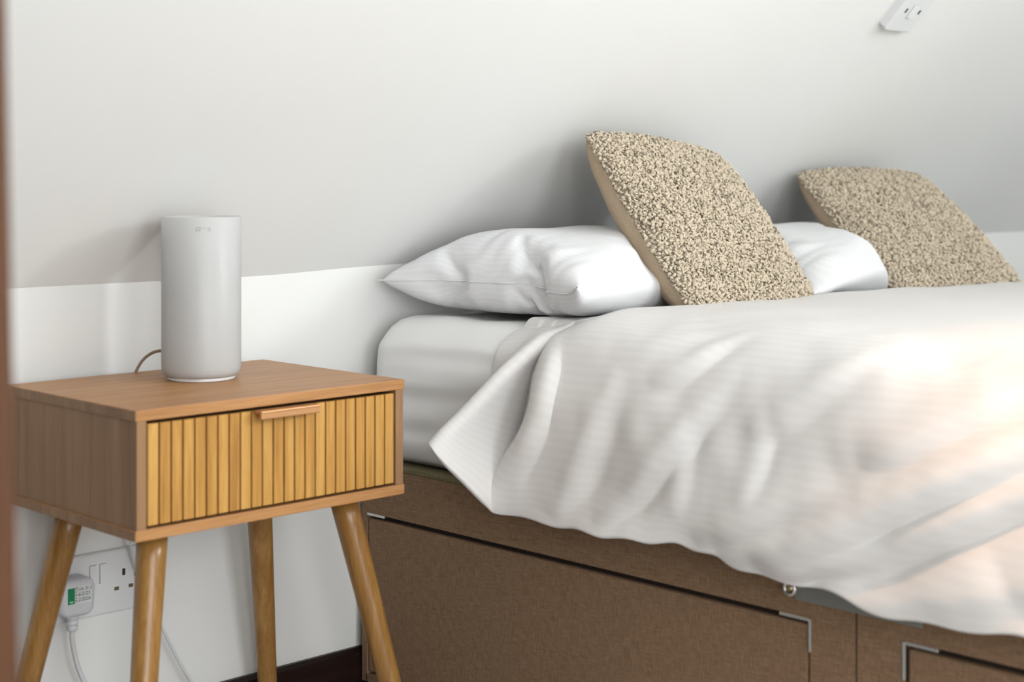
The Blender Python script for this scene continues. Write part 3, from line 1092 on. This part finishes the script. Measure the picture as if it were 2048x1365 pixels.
def place_pillow(name, label, x0, x1, ya, yb, zc, flip):
    sz = pil.max(0) - pil.min(0)
    P = pil.copy()
    if flip:
        P[:, 0] *= -1
        P[:, 1] *= 1
    P = (P - (P.max(0) + P.min(0)) / 2) / sz            # -.5 .. .5
    x = x0 + (P[:, 0] + .5) * (x1 - x0)
    y = yb + (P[:, 1] + .5) * (ya - yb)
    zt = np.sign(P[:, 2]) * np.power(2 * np.abs(P[:, 2]), .82) * .5 * 0.158
    # the case is filled plump towards the near end
    near_u = np.where(flip, .35 - pil_rest[:, 0], .35 + pil_rest[:, 0])
    zt = zt * (1 + .25 * np.exp(-((near_u - .11) / .12) ** 2) * np.exp(-((.25 - pil_rest[:, 1] - .16) / .12) ** 2))
    # gathers running off the stitched end seams
    ue = .35 - np.abs(pil_rest[:, 0])
    ve = .25 - np.abs(pil_rest[:, 1])
    gw = sines(91, 16, 12, 38, 2)
    env = (ue / .035) * np.exp(1 - ue / .035) * smooth01((ve - .03) / .10)
    zt = zt + np.sign(P[:, 2]) * .0046 * env * gw(pil_rest[:, 1] + .12 * ue * np.sign(P[:, 2]), ue * .22)
    z = zc + zt
    # rests on the mattress: flatten the underside softly
    floor_z = mattress_top(x, y) + .004
    d = z - floor_z
    z = np.where(d < .03, floor_z + .03 * np.exp(np.clip((d - .03) / .03, -6, 0)), z)
    P = np.stack([x, y, z], 1)
    # yields where the cushion leans on it
    for c, R3 in CUSH:
        q = (P - c) @ R3
        inside = (np.abs(q[:, 0]) < .24) & (np.abs(q[:, 1]) < .26)
        fall = smooth01((.25 - np.abs(q[:, 0])) / .09) * smooth01((.27 - np.abs(q[:, 1])) / .09)
        hh = -.012 - .040 * np.sqrt(np.clip((1 - (q[:, 0] / .19) ** 2), 0, 1) * np.clip(1 - (q[:, 1] / .19) ** 2, 0, 1)) 
        push = np.clip(q[:, 2] - hh, 0, .2) * fall * inside
        P -= push[:, None] * R3[:, 2]
    P[:, 2] = np.maximum(P[:, 2], mattress_top(P[:, 0], P[:, 1]) + .003)
    F = pil_F if not flip else [q[::-1] for q in pil_F]
    # round off the long front edge so that only the end seams show
    nb = pil_nb
    rx, ry = pil_rest[:, 0], pil_rest[:, 1]
    wgt = smooth01((.075 - (ry + .25)) / .05) * smooth01(((.35 - np.abs(rx)) - .025) / .05)
    for it in range(14):
        avg = P[nb].mean(1)
        P = P + (avg - P) * (wgt * .6)[:, None]
    # the loose ear of the case at the near front corner
    ear = np.exp(-(near_u / .022) ** 2 - ((ry + .25) / .022) ** 2)
    P += ear[:, None] * np.array((-.010, -.004, .012))
    P[:, 1] -= .012 * smooth01((.075 - (ry + .25)) / .06) * smooth01(((.35 - np.abs(rx)) - .03) / .06)
    uv = np.stack([pil_rest[:, 1], pil_rest[:, 0]], 1)
    t = thing(name, label, 'pillow', (x0 + .3, (ya + yb) / 2, zc - .07), 'white striped pillows at the head of the bed')
    o = mesh('pillow_case', P, F, M['pillow'], t, True, uv=uv)
    ss = o.modifiers.new('smooth', 'SUBSURF')
    ss.levels = ss.render_levels = 1
    # stitched seam along the edge of the case
    nx, ny = 60, 44
    e0 = nx if flip else 0
    rim = [e0 * (ny + 1) + j for j in range(ny + 1)]
    pts = P[rim]
    mesh('seam', *tube(pts, .0011, 6, False), M['pillow'], t, True, uv=np.zeros((len(pts) * 6, 2)))
    return t


place_pillow('pillow', 'white striped pillow nearest the nightstand, at the left of the bed', .622, 1.215, -.028, -.468, .667, False)
place_pillow('pillow', 'white pillow between the two beige cushions, farther from the nightstand', 1.205, 1.83, -.030, -.478, .660, True)


# ------------------------------------------------------------------ sherpa cushions
CL = 0.36


def cushion_surface(u, v, side):
    """u, v in -1..1; pinched corners, bellied middle."""
    uc, vc = u * np.sqrt(1 - v * v * .17 * u * u), v * np.sqrt(1 - u * u * .17 * v * v)
    x = CL / 2 * 1.04 * uc * (1 - .035 * (1 - v * v) * u * u)
    y = CL / 2 * 1.04 * vc * (1 - .035 * (1 - u * u) * v * v)
    h = np.power(np.clip((1 - u ** 2) * (1 - v ** 2), 0, 1), .40)
    z = side * h * (.038 if side > 0 else .074)
    return np.stack([x, y, z], -1)


def cushion_grid(side, n=44, seed=0):
    t = np.sin(np.linspace(-1, 1, n) * math.pi / 2) * .6 + np.linspace(-1, 1, n) * .4
    U, Vv = np.meshgrid(t, t, indexing='ij')
    P = cushion_surface(U, Vv, side)
    if side < 0:
        wv = sines(40 + seed, 14, 4, 14)
        edge = np.clip((1 - np.maximum(np.abs(U), np.abs(Vv))) * 5, 0, 1)
        P[..., 2] += .0035 * wv(P[..., 0], P[..., 1]) * edge
    return P.reshape(-1, 3), grid_faces(n, n, side < 0)


def make_pile(n_side=80):
    """Thousands of little curled tufts standing on the front of the cushion: one joined mesh."""
    g = np.random.default_rng(5)
    k = np.linspace(-1, 1, n_side)
    U, Vv = np.meshgrid(k, k, indexing='ij')
    U = (U + g.normal(0, .35 / n_side * 2, U.shape)).ravel().clip(-.998, .998)
    Vv = (Vv + g.normal(0, .35 / n_side * 2, Vv.shape)).ravel().clip(-.998, .998)
    N = len(U)
    e = 1e-3
    P = cushion_surface(U, Vv, 1)
    uu, vv = U.clip(-.985, .985), Vv.clip(-.985, .985)
    Tu = cushion_surface(uu + e, vv, 1) - cushion_surface(uu - e, vv, 1)
    Tv = cushion_surface(uu, vv + e, 1) - cushion_surface(uu, vv - e, 1)
    Nn = np.cross(Tu, Tv)
    Nn /= np.linalg.norm(Nn, axis=1)[:, None]
    edge = np.maximum(np.abs(U), np.abs(Vv))
    # clumping field gives the fleece its uneven, cobbled look
    cl = sines(77, 24, 18, 60)
    a = 3.0 * cl(P[:, 0], P[:, 1]) + g.uniform(-1.1, 1.1, N)
    T1 = Tu / np.linalg.norm(Tu, axis=1)[:, None]
    T2 = np.cross(Nn, T1)
    A = np.cos(a)[:, None] * T1 + np.sin(a)[:, None] * T2
    B = np.cross(Nn, A)
    Rr = g.uniform(.0026, .0048, N)
    lift = .0014 + .0030 * (0.5 + 0.5 * np.tanh(1.3 * sines(78, 24, 25, 80)(P[:, 0], P[:, 1])))
    rt = g.uniform(.0019, .0029, N)
    span = g.uniform(3.2, 5.4, N)
    tilt = g.uniform(-.7, .7, N)
    rings, sides = 7, 5
    V = np.zeros((N, rings, sides, 3))
    # the curl lies in a plane spanned by A and a direction between the normal and B
    W = np.cos(tilt)[:, None] * Nn + np.sin(tilt)[:, None] * B
    W2 = np.cross(A, W)
    for i in range(rings):
        t = -1.4 + span * i / (rings - 1)
        rad = Rr * (1 - .35 * i / (rings - 1))
        c = P + (lift + .0012)[:, None] * Nn + (rad * np.sin(t))[:, None] * A + (-(rad) * np.cos(t) * .8 + .0012)[:, None] * W + (.0016 * (i / (rings - 1) - .5) * np.sign(tilt))[:, None] * W2
        rn = np.cos(t)[:, None] * -1 * W + np.sin(t)[:, None] * A
        taper = rt * (1 - .45 * (abs(i / (rings - 1) - .45) * 1.8) ** 3)
        for q in range(sides):
            ph = 2 * math.pi * q / sides
            V[:, i, q] = c + taper[:, None] * (math.cos(ph) * rn + math.sin(ph) * W2)
    V = V.reshape(-1, 3)
    per = rings * sides
    f = []
    for i in range(rings - 1):
        for q in range(sides):
            q2 = (q + 1) % sides
            f.append((i * sides + q, i * sides + q2, (i + 1) * sides + q2, (i + 1) * sides + q))
    f = np.array(f)
    Fq = (f[None] + (np.arange(N) * per)[:, None, None]).reshape(-1, 4)
    me = bpy.data.meshes.new('sherpa_pile')
    me.vertices.add(len(V))
    me.vertices.foreach_set('co', V.ravel())
    me.loops.add(Fq.size)
    me.loops.foreach_set('vertex_index', Fq.ravel())
    me.polygons.add(len(Fq))
    me.polygons.foreach_set('loop_start', np.arange(0, Fq.size, 4))
    me.polygons.foreach_set('use_smooth', np.ones(len(Fq), bool))
    me.update(calc_edges=True)
    me.materials.append(M['pile'])
    return me


def plain_mesh(name, V, F, mat):
    me = bpy.data.meshes.new(name)
    me.from_pydata(np.asarray(V).tolist(), [], F)
    me.polygons.foreach_set('use_smooth', [True] * len(me.polygons))
    me.materials.append(mat)
    return me


pile_me = make_pile()
front_me = plain_mesh('front_cover', *cushion_grid(1), M['pile_base'])
back_me = plain_mesh('back_cover', *cushion_grid(-1), M['canvas'])
tt = np.linspace(-1, 1, 60)
rimpts = np.vstack([cushion_surface(tt, -np.ones(60), 1), cushion_surface(np.ones(60), tt, 1)[1:], cushion_surface(-tt, np.ones(60), 1)[1:], cushion_surface(-np.ones(60), -tt, 1)[1:]])
seam_me = plain_mesh('edge_seam', *tube(rimpts, .0016, 6, False), M['canvas'])
for (c, R3), lab in zip(CUSH, ('beige sherpa cushion leaning on the pillow nearest the nightstand, the left one', 'beige sherpa cushion farther from the nightstand, cut by the right edge of the photo')):
    t = bpy.data.objects.new('sherpa_cushion', None)
    t.empty_display_size = .05
    col.objects.link(t)
    M4 = Matrix(R3.tolist()).to_4x4()
    M4.translation = Vector(c)
    t.matrix_world = M4
    tag(t, lab, 'cushion', 'beige sherpa cushions on the bed')
    for nm, me, kd in (('front_cover', front_me, None), ('back_cover', back_me, None), ('edge_seam', seam_me, None), ('sherpa_pile', pile_me, 'stuff')):
        o = bpy.data.objects.new(nm, me)
        col.objects.link(o)
        o.parent = t
        if kd:
            o['kind'] = kd
        if nm == 'back_cover':
            o['label'] = 'smooth plain canvas back'

# ------------------------------------------------------------------ duvet
# cross-section of the main sheet: outside surface from near hem, over the edge, across, down the far side
def duvet_top(x, y):
    return mattress_top(x, y) + 0.020


sec_pts = spline([(0.540, 0.358), (0.546, 0.42), (0.552, 0.49), (0.562, 0.545), (0.588, 0.596), (0.640, 0.621), (0.72, 0.629), (0.86, 0.631),
                  (1.05, 0.630), (1.30, 0.627), (1.55, 0.622), (1.80, 0.617), (1.93, 0.608), (2.005, 0.575), (2.03, 0.50), (2.04, 0.40)], 12)
seg = np.linalg.norm(np.diff(sec_pts, axis=0), axis=1)
arc = np.concatenate([[0], np.cumsum(seg)])
# row positions: dense near the visible side
v_rows = np.concatenate([np.linspace(0, .42, 90), np.linspace(.42, arc[-1], 60)[1:]])
row_x = np.interp(v_rows, arc, sec_pts[:, 0])
row_z = np.interp(v_rows, arc, sec_pts[:, 1])

# ridge lines on the hanging side, given as polylines in (y, v) with v = distance up from the hem
RIDGES = [
    # ( [(y, z), ...], amplitude, half width )
    ([(-.770, .360), (-.860, .392), (-.940, .432), (-1.030, .483), (-1.150, .545), (-1.30, .61)], .032, .015),
    ([(-.830, .362), (-.910, .388), (-.985, .418), (-1.060, .455), (-1.180, .515), (-1.32, .57)], .027, .0125),
    ([(-.570, .375), (-.610, .410), (-.655, .460), (-.710, .520), (-.765, .590)], .015, .011),
    ([(-.730, .370), (-.790, .405), (-.860, .445), (-.93, .480)], .011, .014),
    ([(-.800, .520), (-.860, .560), (-.940, .612)], .012, .013),
    ([(-.960, .505), (-1.03, .542), (-1.16, .612)], .013, .014),
    ([(-.640, .560), (-.690, .588), (-.740, .622)], .009, .010),
    ([(-.490, .372), (-.525, .435), (-.560, .510), (-.585, .575)], .012, .016),
    ([(-.905, .365), (-1.00, .372), (-1.12, .398), (-1.25, .44)], .012, .022),
    ([(-1.15, .40), (-1.30, .50), (-1.42, .60)], .020, .024),
    ([(-1.45, .38), (-1.55, .50), (-1.62, .60)], .020, .024),
    ([(-.690, .400), (-.700, .470), (-.705, .540)], .006, .010),
    ([(-.800, .430), (-.812, .490), (-.815, .560)], .006, .009),
]


def z_to_v(z):
    k = row_x < .75
    return np.interp(z, row_z[k], v_rows[k])


ridge_data = []
for pts, amp, w in RIDGES:
    sp = spline([(y, float(z_to_v(z))) for y, z in pts], 12)
    ridge_data.append((sp, amp, w))
puff = sines(61, 26, 1.4, 7.0)
fine = sines(62, 26, 8.0, 28.0)


def ridge_disp(y, v):
    """Soft creases: a long shallow flank above the crest line, a short steep one below it."""
    out = np.zeros_like(y)
    for sp, amp, w in ridge_data:
        best = np.full(y.shape, 1e9)
        tpar = np.zeros(y.shape)
        sgn = np.zeros(y.shape)
        n = len(sp)
        for i in range(n - 1):
            a, b = sp[i], sp[i + 1]
            ab = b - a
            L2 = ab @ ab
            t = ((y - a[0]) * ab[0] + (v - a[1]) * ab[1]) / L2
            t = np.clip(t, 0 if i else -1.5, 1 if i < n - 2 else 2.5)
            dy, dv = y - (a[0] + t * ab[0]), v - (a[1] + t * ab[1])
            dd = np.hypot(dy, dv)
            upd = dd < best
            best = np.where(upd, dd, best)
            tpar = np.where(upd, (i + t) / (n - 1), tpar)
            sgn = np.where(upd, np.sign(dv * -ab[0] + dy * ab[1]), sgn)
        ends = np.sin(np.pi * np.clip(tpar, 0, 1)) ** .8
        ww = w * np.where(sgn > 0, 1.9, .75)
        trough = .45 * np.exp(-((best - 2.1 * w) / (1.1 * w)) ** 2) * (sgn < 0)
        out += amp * ends * (np.exp(-(best / ww) ** 1.6) - trough)
    return out


# columns from the head corner to the foot.  The last main column's y at each row:
NCOL = 150
ROWK = [0, .062, .133, .192, .247, .302, .395]         # v of the control rows of the corner net
yK0 = np.interp(v_rows, ROWK, [-.425, -.445, -.480, -.482, -.480, -.478, -.470])


def main_xyz(y, v):
    """Main sheet with folds; y, v arrays."""
    x = np.interp(v, arc, sec_pts[:, 0])
    z = np.interp(v, arc, sec_pts[:, 1])
    dx = np.interp(v + .004, arc, sec_pts[:, 0]) - np.interp(v - .004, arc, sec_pts[:, 0])
    dz = np.interp(v + .004, arc, sec_pts[:, 1]) - np.interp(v - .004, arc, sec_pts[:, 1])
    ln = np.hypot(dx, dz) + 1e-9
    nx_, nz_ = -dz / ln, dx / ln
    sidew = smooth01((.42 - v) / .12)
    d = ridge_disp(y, v) * smooth01((.40 - v) / .10 + .15)
    d = d + (.0045 * puff(y, v) + .0006 * fine(y, v)) * (.35 + .65 * sidew)
    hem = smooth01((.08 - v) / .08)
    x = x + nx_ * d - hem * .004 * np.sin(y * 21 + 1.0)
    z = z + nz_ * d + hem * (np.interp(-y, [.36, .45, .61, .70, .76, .876, 1.007, 1.15, 1.3], [.012, .008, .010, .018, .014, .006, -.008, .001, .0]) + .0022 * np.sin(y * 71 + 2 * np.sin(y * 9)))
    return np.stack([x, y, z], -1)


tc_ = np.linspace(0, 1, NCOL) ** 1.05
Ym = yK0[None, :] + (-1.93 - yK0[None, :]) * tc_[:, None]
Vm = np.broadcast_to(v_rows[None, :], Ym.shape)
main = main_xyz(Ym, Vm)

# corner control net: rows = ROWK, columns = crest, valley, ridge (outer edge of the fold), back 1, back 2
def on_ray(px, py, x):
    """Point of the photograph's line of sight at depth x across the bed (measured positions of the loose corner)."""
    u = (px - 1024) / 3194
    d = np.array([.699 + .715 * u, .715 - .699 * u, -(py - 347) / 3194]) / np.array([1, 1, 1])
    t = (x - CAM[0]) / d[0]
    return tuple(np.array(CAM) + t * d)


rg = [on_ray(865, 905, .452), on_ray(893, 868, .472), on_ray(946, 816, .508), on_ray(1012, 745, .548), on_ray(1078, 689, .598), on_ray(1122, 665, .655), (.752, -.414, .622)]
bk = [(.530, -.318, .470), (.585, -.312, .478), on_ray(989, 800, .602), on_ray(994, 742, .603), on_ray(1004, 700, .612), on_ray(1060, 664, .662), (.752, -.404, .615)]
b1 = [tuple(np.array(a) * w + np.array(b) * (1 - w) + np.array((o, 0, 0))) for a, b, w, o in zip(rg, bk, (.75, .7, .6, .55, .5, .5, .5), (.006, .012, .022, .022, .012, .0, .0))]
cr = [on_ray(985, 1021, .538), on_ray(1012, 955, .540), on_ray(1062, 850, .541), on_ray(1092, 750, .556), on_ray(1113, 692, .600), on_ray(1131, 668, .660), (.752, -.436, .630)]
va = [on_ray(942, 988, .500), on_ray(990, 930, .552), on_ray(1045, 850, .600), on_ray(1070, 752, .604), on_ray(1094, 698, .618), (.662, -.416, .614), (.752, -.424, .622)]
NET = np.stack([np.array(c) for c in (cr, va, rg, b1, bk)], 1)
# leading columns taken from the main sheet so the spline leaves it smoothly
rows_i = [int(np.argmin(np.abs(v_rows - v))) for v in ROWK]
lead = np.stack([main[6, rows_i], main[0, rows_i]], 1)
net = np.concatenate([lead, NET], 1)                    # rows x columns x 3


def catmull(P, t):
    """P: (n, ...) control values at integer parameters, t array of parameters."""
    n = len(P)
    ext = np.concatenate([2 * P[:1] - P[1:2], P, 2 * P[-1:] - P[-2:-1]], 0)
    i = np.clip(np.floor(t).astype(int), 0, n - 2)
    f = (t - i).reshape((-1,) + (1,) * (P.ndim - 1))
    a, b, c, d = ext[i], ext[i + 1], ext[i + 2], ext[i + 3]
    return .5 * (2 * b + (c - a) * f + (2 * a - 5 * b + 4 * c - d) * f * f + (3 * b - a - 3 * c + d) * f ** 3)


NK = 64
net_cols = catmull(np.swapaxes(net, 0, 1), np.linspace(1, net.shape[1] - 1, NK + 1)[1:])      # NK x rows x 3
vt = np.interp(v_rows, ROWK, np.arange(len(ROWK)))
nr_net = int(np.sum(v_rows <= ROWK[-1]))
corner = np.zeros((NK, len(v_rows), 3))
corner[:, :nr_net] = np.swapaxes(catmull(np.swapaxes(net_cols, 0, 1), vt[:nr_net]), 0, 1)
# beyond the net the head edge runs straight across the bed, in front of the pillows
for r in range(nr_net, len(v_rows)):
    t = smooth01((v_rows[r] - ROWK[-1]) / .22)
    fr_ = np.linspace(0, 1, NK + 1)[1:]
    y_head = -.404 * (1 - t) + -.452 * t
    yy = yK0[r] * (1 - .22 * t) + (-.004 * t)
    y0_ = main[0, r, 1]
    ys_ = y0_ + (y_head - y0_) * fr_
    base_z = main[0, r, 2]
    corner[:, r, 0] = main[0, r, 0]
    corner[:, r, 1] = ys_
    corner[:, r, 2] = base_z - (.016 * (1 - t) + .012 * t) * smooth01(fr_)
# soften the hand-over row between net and head edge
for it in range(6):
    sl = slice(nr_net - 8, nr_net + 8)
    cpy = corner.copy()
    corner[:, sl] = (cpy[:, nr_net - 9:nr_net + 7] + cpy[:, sl] * 2 + cpy[:, nr_net - 7:nr_net + 9]) / 4
cw = sines(64, 20, 8, 30)
corner[..., 0] -= .0010 * cw(corner[..., 1], corner[..., 2])
full = np.concatenate([corner[::-1], main], 0)
for it in range(5):                     # blend the seam between corner and sheet
    sl = slice(NK - 6, NK + 6)
    cpy = full.copy()
    full[sl] = (cpy[NK - 7:NK + 5] + 2 * cpy[sl] + cpy[NK - 5:NK + 7]) / 4
nc, nr = full.shape[:2]
# keep the sheet outside the mattress and its drape above the bed top
inside = (full[..., 0] > MX0 - .004) & (full[..., 0] < MX1)
full[..., 2] = np.where(inside & (full[..., 0] > .66), np.maximum(full[..., 2], mattress_top(full[..., 0], full[..., 1]) + .006), full[..., 2])
ucol = np.concatenate([[0], np.cumsum(np.linalg.norm(np.diff(full[:, 40], axis=0), axis=1))])
uv = np.stack([np.broadcast_to(ucol[:, None], (nc, nr)), np.broadcast_to(v_rows[None], (nc, nr))], -1).reshape(-1, 2)
duvet = mesh('duvet', full.reshape(-1, 3), grid_faces(nc, nr, True), M['duvet'], None, True, uv=uv, origin=(1.3, -1.1, .61))
so = duvet.modifiers.new('thickness', 'SOLIDIFY')
so.thickness = .009
so.offset = -1
ss = duvet.modifiers.new('smooth', 'SUBSURF')
ss.levels = ss.render_levels = 1
tag(duvet, 'white striped duvet draped over the bed side, its corner hanging free', 'duvet')
